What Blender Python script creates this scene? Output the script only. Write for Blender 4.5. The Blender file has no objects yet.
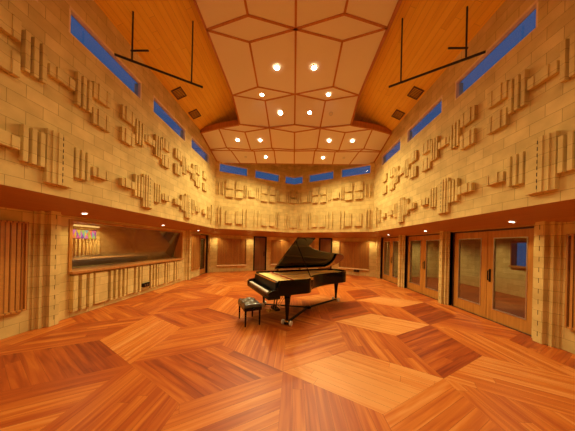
import bpy, bmesh, math, random
from mathutils import Vector, Matrix
random.seed(7)
S = bpy.context.scene
COL = S.collection
PI = math.pi

# ------------------------------------------------------------------ materials
def mat(name, base=(.5,.5,.5), rough=.5, metal=0, coat=0, spec=.5):
    m = bpy.data.materials.new(name); m.use_nodes = True
    b = m.node_tree.nodes['Principled BSDF']
    b.inputs['Base Color'].default_value = (*base, 1)
    b.inputs['Roughness'].default_value = rough
    b.inputs['Metallic'].default_value = metal
    b.inputs['Coat Weight'].default_value = coat
    b.inputs['Specular IOR Level'].default_value = spec
    return m
def nodes(m):
    nt = m.node_tree
    return nt, nt.nodes, nt.links, nt.nodes['Principled BSDF']
def N(ns, t, **k):
    n = ns.new(t)
    for a, v in k.items():
        if a in n.inputs.keys(): n.inputs[a].default_value = v
        else: setattr(n, a, v)
    return n
def ramp(ns, stops):
    r = ns.new('ShaderNodeValToRGB'); e = r.color_ramp.elements
    e[0].position, e[0].color = stops[0][0], (*stops[0][1], 1)
    e[1].position, e[1].color = stops[-1][0], (*stops[-1][1], 1)
    for p, c in stops[1:-1]:
        x = e.new(p); x.color = (*c, 1)
    return r

def block_material():
    m = mat('split_face_block', (.5,.4,.25), .85, spec=.2)
    nt, ns, l, b = nodes(m)
    uv = ns.new('ShaderNodeUVMap'); uv.uv_map = 'UVMap'
    br = N(ns, 'ShaderNodeTexBrick'); br.offset = .5
    for k, v in {'Scale':1,'Mortar Size':.0035,'Mortar Smooth':.2,'Bias':0,'Brick Width':.406,'Row Height':.2032}.items(): br.inputs[k].default_value = v
    br.inputs['Color1'].default_value = (.78,.60,.25,1); br.inputs['Color2'].default_value = (.66,.49,.19,1)
    br.inputs['Mortar'].default_value = (.40,.27,.09,1)
    l.new(uv.outputs[0], br.inputs['Vector'])
    no = N(ns, 'ShaderNodeTexNoise', Scale=3.0, Detail=5.0); l.new(uv.outputs[0], no.inputs['Vector'])
    r = ramp(ns, [(.3,(.84,.82,.78)),(.7,(1.08,1.08,1.08))]); l.new(no.outputs['Fac'], r.inputs[0])
    mx = N(ns, 'ShaderNodeMix', data_type='RGBA', blend_type='MULTIPLY'); mx.inputs[0].default_value = 1
    l.new(br.outputs['Color'], mx.inputs[6]); l.new(r.outputs[0], mx.inputs[7]); l.new(mx.outputs[2], b.inputs['Base Color'])
    n2 = N(ns, 'ShaderNodeTexNoise', Scale=60.0, Detail=4.0); l.new(uv.outputs[0], n2.inputs['Vector'])
    bp = N(ns, 'ShaderNodeBump', Strength=.25, Distance=.01); l.new(n2.outputs['Fac'], bp.inputs['Height'])
    l.new(bp.outputs[0], b.inputs['Normal'])
    return m

def plank_material(name, stops, width, length=2.2, rough=.4, coat=0, attr=None, grain=1.0, gap=.012):
    """boards running along U, board index from V"""
    m = mat(name, stops[0][1], rough, coat=coat)
    nt, ns, l, b = nodes(m)
    b.inputs['Coat Roughness'].default_value = .25
    uv = ns.new('ShaderNodeUVMap'); uv.uv_map = 'UVMap'
    sp = ns.new('ShaderNodeSeparateXYZ'); l.new(uv.outputs[0], sp.inputs[0])
    def M(op, a, bb=None):
        x = ns.new('ShaderNodeMath'); x.operation = op
        for i, q in enumerate((a, bb)):
            if q is None: continue
            if isinstance(q, (int, float)): x.inputs[i].default_value = q
            else: l.new(q, x.inputs[i])
        return x.outputs[0]
    v = M('DIVIDE', sp.outputs[1], width); row = M('FLOOR', v); fr = M('FRACT', v)
    off = M('MULTIPLY', M('FRACT', M('MULTIPLY', M('SINE', M('MULTIPLY', row, 12.9898)), 437.585)), length)
    u = M('DIVIDE', M('ADD', sp.outputs[0], off), length); seg = M('FLOOR', u); uf = M('FRACT', u)
    cb = ns.new('ShaderNodeCombineXYZ'); l.new(row, cb.inputs[0]); l.new(seg, cb.inputs[1])
    wn = ns.new('ShaderNodeTexWhiteNoise'); wn.noise_dimensions = '2D'; l.new(cb.outputs[0], wn.inputs['Vector'])
    # grain, stretched along the board
    c2 = ns.new('ShaderNodeCombineXYZ'); l.new(M('MULTIPLY', sp.outputs[0], .9), c2.inputs[0]); l.new(M('MULTIPLY', sp.outputs[1], 16.0), c2.inputs[1]); l.new(M('MULTIPLY', wn.outputs['Value'], 40.0), c2.inputs[2])
    gr = N(ns, 'ShaderNodeTexNoise', Scale=1.0, Detail=5.0, Distortion=.6); l.new(c2.outputs[0], gr.inputs['Vector'])
    t = M('ADD', M('MULTIPLY', wn.outputs['Value'], .34), M('MULTIPLY', M('SUBTRACT', gr.outputs['Fac'], .5), 1.5*grain))
    t = M('ADD', t, .33)
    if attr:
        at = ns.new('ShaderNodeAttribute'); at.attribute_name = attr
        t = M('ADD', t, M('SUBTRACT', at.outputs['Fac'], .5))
    r = ramp(ns, stops); l.new(t, r.inputs[0])
    edge = M('MINIMUM', M('MINIMUM', fr, M('SUBTRACT', 1.0, fr)), M('MULTIPLY', M('MINIMUM', uf, M('SUBTRACT', 1.0, uf)), length/width))
    g = M('GREATER_THAN', edge, gap)
    mx = N(ns, 'ShaderNodeMix', data_type='RGBA', blend_type='MIX'); l.new(g, mx.inputs[0])
    mx.inputs[6].default_value = (*[c*.7 for c in stops[0][1]], 1); l.new(r.outputs[0], mx.inputs[7])
    l.new(mx.outputs[2], b.inputs['Base Color'])
    return m

def grain_material(name, stops, rough=.4, scale=(1,18), coat=0):
    m = mat(name, stops[0][1], rough, coat=coat)
    nt, ns, l, b = nodes(m)
    uv = ns.new('ShaderNodeUVMap'); uv.uv_map = 'UVMap'
    mp = ns.new('ShaderNodeMapping'); mp.inputs['Scale'].default_value = (scale[1], scale[0], 1)
    l.new(uv.outputs[0], mp.inputs[0])
    gr = N(ns, 'ShaderNodeTexNoise', Scale=1.0, Detail=6.0, Distortion=.8); l.new(mp.outputs[0], gr.inputs['Vector'])
    r = ramp(ns, stops); l.new(gr.outputs['Fac'], r.inputs[0]); l.new(r.outputs[0], b.inputs['Base Color'])
    return m

def emit(name, col, strength):
    m = bpy.data.materials.new(name); m.use_nodes = True
    ns = m.node_tree.nodes; ns.clear()
    e = ns.new('ShaderNodeEmission'); o = ns.new('ShaderNodeOutputMaterial')
    e.inputs[0].default_value = (*col, 1); e.inputs[1].default_value = strength
    m.node_tree.links.new(e.outputs[0], o.inputs[0]); return m

def glass_material(name, tint=(.9,.95,1), refl=1.45, rough=.02):
    m = bpy.data.materials.new(name); m.use_nodes = True
    nt = m.node_tree; ns = nt.nodes; ns.clear(); l = nt.links
    tr = ns.new('ShaderNodeBsdfTransparent'); tr.inputs[0].default_value = (*tint, 1)
    gl = ns.new('ShaderNodeBsdfGlossy'); gl.inputs['Roughness'].default_value = rough
    lw = ns.new('ShaderNodeLayerWeight'); r0 = ((refl-1)/(refl+1))**2*1.7
    pw = ns.new('ShaderNodeMath'); pw.operation = 'POWER'; pw.inputs[1].default_value = 5; l.new(lw.outputs['Facing'], pw.inputs[0])
    fr = ns.new('ShaderNodeMath'); fr.operation = 'MULTIPLY_ADD'; fr.inputs[1].default_value = 1-r0; fr.inputs[2].default_value = r0; l.new(pw.outputs[0], fr.inputs[0])
    mx = ns.new('ShaderNodeMixShader'); o = ns.new('ShaderNodeOutputMaterial')
    l.new(fr.outputs[0], mx.inputs[0]); l.new(tr.outputs[0], mx.inputs[1]); l.new(gl.outputs[0], mx.inputs[2]); l.new(mx.outputs[0], o.inputs[0])
    return m

def tufted_leather():
    m = mat('tufted_black_leather', (.02,.015,.012), .3, coat=1, spec=.8)
    return m

BLOCK = block_material()
FLOOR = plank_material('jarrah_parquet', [(0,(.22,.030,.004)),(.35,(.42,.080,.009)),(.65,(.60,.17,.022)),(1,(.72,.30,.085))], .135, 2.6, rough=.42, coat=.03, attr='tone', grain=.75, gap=.008)
FLOOR.node_tree.nodes['Principled BSDF'].inputs['Specular IOR Level'].default_value = .3
ROOFW = plank_material('honey_pine_boards', [(0,(.74,.40,.03)),(.5,(.90,.55,.045)),(1,(.96,.64,.07))], .14, 3.0, rough=.5, grain=.7, gap=.018)
SOFFW = plank_material('soffit_fir_boards', [(0,(.38,.17,.035)),(.5,(.46,.215,.045)),(1,(.54,.26,.06))], .31, 4.0, rough=.5, grain=.5, gap=.004)
DOORW = grain_material('fir_door', [(.3,(.44,.18,.03)),(.6,(.56,.25,.045)),(.8,(.64,.30,.06))], .38, coat=.2)
REARD = grain_material('brown_flush_door', [(.3,(.16,.06,.018)),(.7,(.24,.095,.03))], .4)
PANELW = plank_material('cedar_slats', [(0,(.38,.15,.03)),(.5,(.52,.23,.045)),(1,(.64,.30,.07))], 2.4, .07, rough=.45, grain=.4, gap=.004)
DARKW = grain_material('dark_wood_frame', [(.3,(.045,.018,.008)),(.7,(.09,.035,.014))], .4)
TRIMW = grain_material('fir_trim', [(.3,(.42,.17,.04)),(.7,(.58,.26,.07))], .45)
BATTEN = grain_material('cloud_batten', [(.3,(.44,.15,.035)),(.7,(.56,.21,.05))], .45)
CREAM = mat('cream_acoustic_fabric', (.84,.76,.62), .9, spec=.1)
PALE = grain_material('pale_window_trim', [(.3,(.82,.63,.34)),(.7,(.90,.72,.42))], .6)
BLACK = mat('piano_black_lacquer', (.004,.0035,.0035), .12, spec=.2)
SATIN = mat('satin_black', (.010,.008,.007), .4, spec=.12)
LIDB = mat('polished_black_lid', (.004,.0035,.0035), .04, spec=.6, coat=1)
IVORY = mat('ivory_keys', (.92,.89,.80), .3)
GOLD = mat('gold_iron_plate', (1,.68,.22), .45, metal=0)
SPRUCE = grain_material('spruce_soundboard', [(.3,(.85,.55,.17)),(.7,(.95,.65,.24))], .35)
BRASS = mat('brass', (.85,.58,.22), .25, metal=1)
STEEL = mat('satin_steel', (.62,.6,.56), .35, metal=1)
WHITEP = mat('white_rubber', (.78,.74,.66), .5)
RED = mat('red_felt', (.35,.02,.02), .9)
LEATHER = tufted_leather()
RAILM = mat('black_steel_pipe', (.012,.011,.011), .5)
VENTM = mat('brown_vent_metal', (.13,.055,.02), .6)
SLOT = mat('open_joint_shadow_gap', (.05,.028,.012), .9)
GLASS = glass_material('door_glass', (.86,.84,.8), 1.5)
CGLASS = glass_material('studio_window_glass', (.66,.62,.56), 2.0)
WGLASS = glass_material('clerestory_glass', (.8,.88,1), 1.4)
LAMP = emit('lamp_glow', (1,.80,.52), 60)
LAMPS = emit('soffit_lamp_glow', (1,.86,.66), 9)
DIM = mat('unlit_lamp_lens', (.75,.66,.5), .4)
STRIP = emit('light_strip_glow', (1,.72,.25), 3.0)
CARPET = mat('dark_carpet', (.10,.06,.035), .95)

# ------------------------------------------------------------------ mesh helpers
class Fr:
    """wall frame: s along the wall, z up, d out of the wall towards the room"""
    def __init__(f, o, u, n): f.o, f.u, f.n = Vector(o).to_3d(), Vector(u).to_3d().normalized(), Vector(n).to_3d().normalized()
    def p(f, s, z, d): return f.o + f.u*s + f.n*d + Vector((0,0,z))
class MB:
    def __init__(m): m.v, m.f, m.uv, m.mi = [], [], [], []
    def face(m, pts, uvs, mi=0):
        i = len(m.v); m.v += [tuple(p) for p in pts]; m.f.append(list(range(i, i+len(pts)))); m.uv.append(uvs); m.mi.append(mi)
    def hexa(m, P, uvf, mi=0):
        """P[a][b][c] corners over (s,z,d); uvf gives uv per (s,z,d) index triple"""
        for idx, ax in ((((0,0,0),(1,0,0),(1,1,0),(0,1,0)),'d'), (((0,0,1),(1,0,1),(1,1,1),(0,1,1)),'d'),
                    (((0,0,0),(0,1,0),(0,1,1),(0,0,1)),'s'), (((1,0,0),(1,1,0),(1,1,1),(1,0,1)),'s'),
                    (((0,0,0),(1,0,0),(1,0,1),(0,0,1)),'z'), (((0,1,0),(1,1,0),(1,1,1),(0,1,1)),'z')):
            m.face([P[a][b][c] for a,b,c in idx], [uvf(a,b,c,ax) for a,b,c in idx], mi)
    def fbox(m, F, s0, s1, z0, z1, d0, d1, mi=0):
        s, z, d = (s0,s1), (z0,z1), (d0,d1)
        P = [[[F.p(s[a],z[b],d[c]) for c in (0,1)] for b in (0,1)] for a in (0,1)]
        m.hexa(P, lambda a,b,c,ax: {'d':(s[a],z[b]),'s':(s[a]+d[c],z[b]),'z':(s[a],z[b]+d[c])}[ax], mi)
        return m
    def box(m, x0, x1, y0, y1, z0, z1, mi=0, along='x'):
        F = Fr((0,0,0),(1,0,0),(0,1,0)) if along == 'x' else Fr((0,0,0),(0,1,0),(1,0,0))
        if along == 'x': return m.fbox(F, x0, x1, z0, z1, y0, y1, mi)
        return m.fbox(F, y0, y1, z0, z1, x0, x1, mi)
    def prism(m, pts, t, mi=0, top_uv=None):
        """polygon (3D points) extruded by vector t"""
        t = Vector(t); A = [Vector(p) for p in pts]; B = [p+t for p in A]; n = len(A)
        q = top_uv or (lambda p: (p.x, p.y))
        m.face(A, [q(p) for p in A], mi); m.face(B, [q(p) for p in B], mi)
        for i in range(n):
            j = (i+1) % n
            L = (A[j]-A[i]).length
            m.face([A[i],A[j],B[j],B[i]], [(0,0),(L,0),(L,t.length),(0,t.length)], mi)
        return m
    def tube(m, a, b, r, n=12, r2=None, mi=0):
        a, b = Vector(a), Vector(b); r2 = r if r2 is None else r2
        ax = (b-a).normalized(); h = Vector((0,0,1)) if abs(ax.z) < .9 else Vector((1,0,0))
        x = ax.cross(h).normalized(); y = ax.cross(x); A, B = [], []
        for k in range(n):
            c = x*math.cos(2*PI*k/n) + y*math.sin(2*PI*k/n)
            A.append(a+c*r); B.append(b+c*r2)
        L = (b-a).length
        for k in range(n):
            j = (k+1) % n
            m.face([A[k],A[j],B[j],B[k]], [(k/n,0),((k+1)/n,0),((k+1)/n,L),(k/n,L)], mi)
        m.face(A[::-1], [(0,0)]*n, mi); m.face(B, [(0,0)]*n, mi)
        return m
    def lathe(m, c, prof, n=24, axis=(0,0,1), mi=0):
        c = Vector(c); ax = Vector(axis).normalized(); h = Vector((1,0,0)) if abs(ax.x) < .9 else Vector((0,1,0))
        x = ax.cross(h).normalized(); y = ax.cross(x)
        rings = [[c + ax*z + (x*math.cos(2*PI*k/n)+y*math.sin(2*PI*k/n))*r for k in range(n)] for r, z in prof]
        for i in range(len(rings)-1):
            for k in range(n):
                j = (k+1) % n
                m.face([rings[i][k],rings[i][j],rings[i+1][j],rings[i+1][k]], [(k/n,i),((k+1)/n,i),((k+1)/n,i+1),(k/n,i+1)], mi)
        return m
    def build(m, name, mats, parent=None, bevel=0, smooth=False, loc=None):
        me = bpy.data.meshes.new(name); me.from_pydata(m.v, [], m.f)
        ul = me.uv_layers.new(name='UVMap'); k = 0
        for f in m.uv:
            for q in f: ul.data[k].uv = q; k += 1
        if not isinstance(mats, (list, tuple)): mats = [mats]
        for x in mats: me.materials.append(x)
        me.polygons.foreach_set('material_index', m.mi)
        bm = bmesh.new(); bm.from_mesh(me); bmesh.ops.remove_doubles(bm, verts=bm.verts, dist=1e-5)
        bmesh.ops.recalc_face_normals(bm, faces=bm.faces); bm.to_mesh(me); bm.free()
        if smooth:
            for p in me.polygons: p.use_smooth = True
        o = bpy.data.objects.new(name, me); COL.objects.link(o)
        if parent: o.parent = parent
        if bevel:
            b = o.modifiers.new('bevel', 'BEVEL'); b.width = bevel; b.segments = 2; b.limit_method = 'ANGLE'; b.angle_limit = math.radians(40)
        if smooth:
            b = o.modifiers.new('es', 'EDGE_SPLIT'); b.split_angle = math.radians(35)
        return o
def tag(o, label=None, cat=None, group=None, kind=None):
    if label: o['label'] = label
    if cat: o['category'] = cat
    if group: o['group'] = group
    if kind: o['kind'] = kind
    return o
def empty(name, loc=(0,0,0), rz=0, **k):
    o = bpy.data.objects.new(name, None); COL.objects.link(o); o.location = loc; o.rotation_euler = (0,0,rz); o.empty_display_size = .1
    return tag(o, **k)

# ------------------------------------------------------------------ dimensions
XU, XB = 4.0, 4.9
YF = -4.0                     # wall behind the camera
RC, RA = 9.94, 12.1           # upper rear wall: corner and apex depth
LC, LA = 11.5, 14.0           # lower rear wall
ZS, ZI = 2.49, 2.27           # soffit edge, soffit at the lower wall
WB_, WT_ = 5.43, 5.90         # clerestory windows
FUL = Fr((-XU,0),(0,1),(1,0)); FUR = Fr((XU,0),(0,1),(-1,0))
FLL = Fr((-XB,0),(0,1),(1,0)); FLR = Fr((XB,0),(0,1),(-1,0))
def vframe(cx, cy, ay, side):
    d = Vector((-side*cx, ay-cy)); L = d.length; u = d.normalized()
    n = Vector((u.y, -u.x)) if u.x > 0 else Vector((-u.y, u.x))
    if n.y > 0: n = -n
    return Fr((side*cx, cy), u, n), L
FRL, LUP = vframe(XU, RC, RA, -1); FRR, _ = vframe(XU, RC, RA, 1)
GRL, LLO = vframe(XB, LC, LA, -1); GRR, _ = vframe(XB, LC, LA, 1)
def su(x): return (XU-abs(x))/XU*LUP      # |x| on the rear upper wall -> s
def sl(x): return (XB-abs(x))/XB*LLO

# ------------------------------------------------------------------ floor: tumbling-block parquet
A_, LX, LY = 1.25, 2.138, 4.5955
CS = A_*math.sqrt(3)/2
def clip(poly, room):
    def inside(p, a, b): return (b[0]-a[0])*(p[1]-a[1])-(b[1]-a[1])*(p[0]-a[0]) >= -1e-9
    def inter(p, q, a, b):
        x1,y1,x2,y2,x3,y3,x4,y4 = *p,*q,*a,*b
        d = (x1-x2)*(y3-y4)-(y1-y2)*(x3-x4)
        t = ((x1-x3)*(y3-y4)-(y1-y3)*(x3-x4))/d
        return (x1+t*(x2-x1), y1+t*(y2-y1))
    out = poly
    for i in range(len(room)):
        a, b = room[i], room[(i+1)%len(room)]; inp, out = out, []
        for k in range(len(inp)):
            p, q = inp[k-1], inp[k]
            if inside(q,a,b):
                if not inside(p,a,b): out.append(inter(p,q,a,b))
                out.append(q)
            elif inside(p,a,b): out.append(inter(p,q,a,b))
        if len(out) < 3: return []
    return out
ROOM = [(-5.25,YF-.1),(5.25,YF-.1),(5.25,11.7),(0,14.3),(-5.25,11.7)]
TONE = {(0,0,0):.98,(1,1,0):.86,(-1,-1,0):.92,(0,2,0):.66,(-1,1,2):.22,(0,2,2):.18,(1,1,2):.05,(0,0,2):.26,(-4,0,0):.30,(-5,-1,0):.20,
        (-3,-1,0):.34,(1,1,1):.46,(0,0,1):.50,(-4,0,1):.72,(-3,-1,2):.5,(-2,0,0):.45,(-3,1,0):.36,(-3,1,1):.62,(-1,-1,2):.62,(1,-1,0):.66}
fm, tones = MB(), []
def tile(key, pts, ang):
    c = clip(pts, ROOM)
    if not c: return
    rnd = random.Random(str(key)); ox, oy = rnd.random()*20, rnd.random()*.5
    ca, sa = math.cos(ang), math.sin(ang)
    cx, cy = pts[0]
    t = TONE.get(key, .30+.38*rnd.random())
    fm.face([(x,y,0) for x,y in c], [(((x-cx)*ca+(y-cy)*sa)+ox, (-(x-cx)*sa+(y-cy)*ca)+round(oy/.135)*.135) for x,y in c]); tones.append((t,len(c)))
for i in range(-8, 6):
    for j in range(-9, 8):
        if (i+j) % 2: continue
        x, y = LX+i*CS, LY+j*1.5*A_
        h = A_/2
        # flat rhomb, boards at -30 degrees
        tile((i,j,0), [(x-CS,y),(x,y-h),(x+CS,y),(x,y+h)], -PI/6)
        # left upright rhomb below the flat one, boards along the room
        tile((i,j,1), [(x-CS,y),(x-CS,y-A_),(x,y-h-A_),(x,y-h)], PI/2)
        # right upright rhomb below the flat one, boards at +30 degrees
        tile((i,j,2), [(x,y-h),(x,y-h-A_),(x+CS,y-A_),(x+CS,y)], PI/6)
me = bpy.data.meshes.new('floor'); me.from_pydata(fm.v, [], fm.f); ul = me.uv_layers.new(name='UVMap')
k = 0
for f in fm.uv:
    for q in f: ul.data[k].uv = q; k += 1
at = me.attributes.new('tone', 'FLOAT', 'FACE')
for i, (t, n) in enumerate(tones): at.data[i].value = t
me.materials.append(FLOOR)
floor = bpy.data.objects.new('floor', me); COL.objects.link(floor)
bm = bmesh.new(); bm.from_mesh(me)
for f in bm.faces:
    if f.normal.z < 0: f.normal_flip()
bm.to_mesh(me); bm.free()
tag(floor, 'orange-brown hardwood parquet floor of large rhombs in three board directions', kind='structure')

# ------------------------------------------------------------------ walls
def wall(name, F, s0, s1, z0, z1, holes=(), t=.3, label=None, d=0):
    """wall slab with rectangular holes (s0,s1,z0,z1), sorted along s, not overlapping"""
    m = MB(); cur = s0
    for a, b, c, e in sorted(holes):
        if a > cur: m.fbox(F, cur, a, z0, z1, d-t, d)
        if c > z0: m.fbox(F, a, b, z0, c, d-t, d)
        if e < z1: m.fbox(F, a, b, e, z1, d-t, d)
        cur = b
    if cur < s1: m.fbox(F, cur, s1, z0, z1, d-t, d)
    return tag(m.build(name, BLOCK), label, kind='structure')

side_win = [(-2.9,-1.25),(-.8,.85),(1.29,2.95),(3.37,5.04),(5.46,7.13),(7.55,9.14)]
sw = [(a,b,WB_,WT_) for a,b in side_win[2:]]
wul = wall('wall_left_upper', FUL, YF, RC, ZS, 6.62, sw, label='upper left wall of tan concrete block with relief pieces', t=.1)
wur = wall('wall_right_upper', FUR, YF, RC, ZS, 6.62, sw, label='upper right wall of tan concrete block with relief pieces', t=.1)
rear_win = [(su(3.85),su(2.53)),(su(2.18),su(.85)),(su(.53),LUP)]
rw = [(a,b,WB_,WT_) for a,b in rear_win]
wrl = wall('wall_rear_upper_left', FRL, 0, LUP, ZS, 8.6, rw, label='left half of the upper rear block wall', t=.1)
wrr = wall('wall_rear_upper_right', FRR, 0, LUP, ZS, 8.6, rw, label='right half of the upper rear block wall', t=.1)
wfr = tag(MB().box(-5.3,5.3,YF-.3,YF,0,8.8).build('wall_front', BLOCK), 'plain block wall at the near end of the hall', kind='structure')

wll = wall('wall_left', FLL, YF, LC+.1, 0, 2.6, [(4.2,8.65,.98,2.2),(10.35,11.3,0,2.2)], label='lower left wall of tan block under the soffit')
wlr = wall('wall_right', FLR, YF, LC+.1, 0, 2.6, [(4.1,6.25,0,2.26),(6.6,8.7,0,2.26),(9.1,11.1,0,2.26)], label='lower right wall of tan block with three door openings')
wbl = wall('wall_rear_left', GRL, 0, LLO, 0, 2.6, [(sl(2.53),sl(1.72),0,2.26)], label='left half of the lower rear block wall')
wbr = wall('wall_rear_right', GRR, 0, LLO, 0, 2.6, [(sl(2.53),sl(1.72),0,2.26)], label='right half of the lower rear block wall')

# relief pieces ------------------------------------------------------
def relief(parent, F, kind, s0, s1, z0, z1, dep=.065):
    m = MB(); w = s1-s0
    if kind == 'fin':
        m.fbox(F, s0, s1, z0, z1, 0, dep+.01); return m.build('relief_fin', BLOCK, parent, bevel=.006)
    if kind == 'big':
        pr = [(0,.16,dep),(.16,.34,dep+.02),(.34,.66,dep+.035),(.66,.84,dep+.02),(.84,1,dep)]
        for a, b, d in pr: m.fbox(F, s0+a*w, s0+b*w, z0, z1, 0, d)
        zz = z0+.05
        while zz < z1-.06:
            m.fbox(F, s0+.49*w, s0+.52*w, zz, zz+.06, dep+.035, dep+.037, 1); zz += .1016
        return m.build('relief_column', [BLOCK, SLOT], parent)
    n = 4; ds = (dep, dep+.016, dep+.006, dep+.016)
    for i in range(n): m.fbox(F, s0+i*w/n, s0+(i+1)*w/n, z0, z1-(.02 if i in (0,3) else 0), 0, ds[i])
    return m.build('relief_block', BLOCK, parent, bevel=.005)

def module(parent, F, c, lo, hi):
    def add(k, a, b, z0, z1, dep=.065):
        if a >= lo and b <= hi: relief(parent, F, k, a, b, z0, z1, dep)
    add('block', c-.18, c+.18, 4.42, 4.62)
    add('big', c-.19, c+.19, 2.67, 3.54)
    for k in range(3):
        for sg in (-1, 1):
            a = c+sg*(.25+.1*k); add('fin', a-.03, a+.03, 4.22, 4.82); add('fin', a-.03, a+.03, 2.89, 3.43)
    for a, b in ((c+.52,c+.87),(c+1.17,c+1.52)):
        add('block', a, b, 4.58, 4.91); add('block', a, b, 4.06, 4.40); add('block', a, b, 3.02, 3.22, .09)
for c in (1.2, 3.25, 5.3, 7.35):
    module(wul, FUL, c, 2.2, 9.6); module(wur, FUR, c, 2.2, 9.6)
for par, F in ((wul,FUL),(wur,FUR)):
    for k in range(3): relief(par, F, 'fin', 9.06+.1*k, 9.12+.1*k, 2.89, 3.43)
    relief(par, F, 'fin', 9.45, 9.55, 2.7, 3.6)
def rear_reliefs(par, F):
    q = lambda k, x0, x1, z0, z1, d=.09: relief(par, F, k, su(x0), su(x1), z0, z1, d)
    def pair(x0, x1, t=5.06):
        q('block', x0, x1, 4.60, t); q('block', x0, x1, 4.17, 4.52)
    for x0, x1 in ((3.54,3.2),(3.09,2.76),(1.85,1.55),(1.42,1.12)): pair(x0, x1)
    q('block', 2.48, 2.17, 4.31, 4.68); q('block', .84, .53, 4.27, 4.66)
    for x in (3.84,3.67,2.67,2.58,2.06,1.96,1.01,.92,.40,.31): q('fin', x+.02, x-.02, 4.25, 4.9, .09)
    for x0, x1 in ((3.51,3.2),(3.06,2.78),(1.82,1.52),(1.38,1.11)): q('block', x0, x1, 2.79, 3.46, .07)
    for x in (3.83,3.71,2.72,2.55,2.16,1.97,1.0,.89,.49,.34): q('fin', x+.02, x-.02, 2.70, 3.62, .09)
    q('block', .20, .02, 4.60, 5.04); q('block', .20, .02, 4.26, 4.52); q('block', .20, .02, 2.77, 3.44, .05)
rear_reliefs(wrl, FRL); rear_reliefs(wrr, FRR)

# clerestory windows --------------------------------------------------
wn = 0
def clerestory(F, spans):
    global wn
    wn += 1
    w = empty('window_%d' % wn, kind='structure')
    for s0, s1 in spans:
        a, b = s0[0], s0[1]; G = s1
        m = MB()
        m.fbox(G, a, b, WT_-.05, WT_, -.09, .008); m.fbox(G, a, b, WB_, WB_+.012, -.17, .004)
        m.fbox(G, a, a+.03, WB_+.012, WT_-.05, -.17, -.001); 
        if not s0[2]: m.fbox(G, b-.03, b, WB_+.012, WT_-.05, -.17, -.001)
        m.build('window_frame', PALE, w)
        MB().fbox(G, a+.03, b-(.0 if s0[2] else .03), WB_+.012, WT_-.05, -.080, -.072).build('pane', WGLASS, w)
    w['label'] = 'narrow clerestory window strip high on the wall, dusk blue outside'
    return w
for F in (FUL, FUR):
    for a, b in side_win[2:]: clerestory(F, [((a,b,False),F)])
for F in (FRL, FRR):
    for a, b in rear_win[:2]: clerestory(F, [((a,b,False),F)])
clerestory(FRL, [((rear_win[2][0],LUP,True),FRL),((rear_win[2][0],LUP,True),FRR)])

# roof ----------------------------------------------------------------
for sg, nm in ((-1,'left'),(1,'right')):
    m = MB(); z0 = 6.5-.45*.35; pts = [(sg*4.35,YF-.3,z0),(0,YF-.3,8.3),(0,12.22,8.3),(sg*4.35,9.87,z0)]
    m.prism(pts, (0,0,.2), top_uv=lambda p: (p.y, p.x*1.0966))
    tag(m.build('ceiling_%s' % nm, ROOFW), 'sloping honey-coloured wooden board ceiling, %s side' % nm, kind='structure')
# soffits ---------------------------------------------------------------
XO = 5.15; ZO = ZS-(ZS-ZI)*(XO-XU)/(XB-XU); LCO, LAO = 11.62, 14.25
inner = [(-XU-.006,YF),(-XU-.006,RC+.003),(0,RA+.007),(XU+.006,RC+.003),(XU+.006,YF)]; outer = [(-XO,YF),(-XO,LCO),(0,LAO),(XO,LCO),(XO,YF)]
names = ['soffit_left','soffit_rear_left','soffit_rear_right','soffit_right']
for i in range(4):
    a, b, c, d = inner[i], inner[i+1], outer[i+1], outer[i]
    u = (Vector(b)-Vector(a)).normalized(); v = Vector((-u.y,u.x))
    zo = ZO
    m = MB(); m.prism([(*a,ZS),(*b,ZS),(*c,zo),(*d,zo)], (0,0,.12), top_uv=lambda p: (p.x*u.x+p.y*u.y, p.x*v.x+p.y*v.y))
    tag(m.build(names[i], SOFFW), 'smooth brown wooden soffit under the overhanging wall', kind='structure')

# pilasters ---------------------------------------------------------------
def pilaster(F, s0, s1, side, zt=2.36, dep=.13):
    m = MB(); w = s1-s0
    pr = [(0,.12,.03),(.12,.24,.085),(.24,.36,.06),(.36,.72,dep),(.72,.88,.07),(.88,1,.03)]
    if side < 0: pr = [(1-b,1-a,d) for a,b,d in pr]
    for a, b, d in pr: m.fbox(F, s0+a*w, s0+b*w, 0, zt, -.15, d)
    c = s0+w*(.54 if side > 0 else .46); zz = .12
    while zz < zt-.2:
        m.fbox(F, c-.004, c+.004, zz, zz+.09, dep, dep+.002, 1); zz += .2032
    o = m.build('pilaster', [BLOCK, SLOT]); return tag(o, 'stepped tan block pilaster with a dashed joint line', kind='structure')
for a, b in ((3.7,4.1),(6.25,6.6),(8.7,9.1),(11.1,11.45)): pilaster(FLR, a, b, 1, dep=.14)
for a, b in ((3.6,4.05),(8.85,9.25)): pilaster(FLL, a, b, 1, dep=.16)
pilaster(FLL, 11.3, 11.5, 1, dep=.1)
# finned block wall under the control-room window
m = MB(); s = 4.24; rr = random.Random(3)
wid = [.10,.10,.09,.34,.07,.07,.06,.07,.22,.08,.07,.30,.07,.07,.07,.30,.06,.06,.26,.07,.07,.28,.07,.3,.07,.07,.3]
i = 0
while s < 8.5:
    w_ = wid[i % len(wid)]; d_ = .10 if w_ < .15 else .07
    relief_o = MB().fbox(FLL, s, min(s+w_,8.6), .13+(.0 if w_ < .15 else .02), .93, 0, d_).build('relief_fin', BLOCK, wll, bevel=.006)
    s += w_+(.075 if w_ < .15 else .05); i += 1

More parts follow.
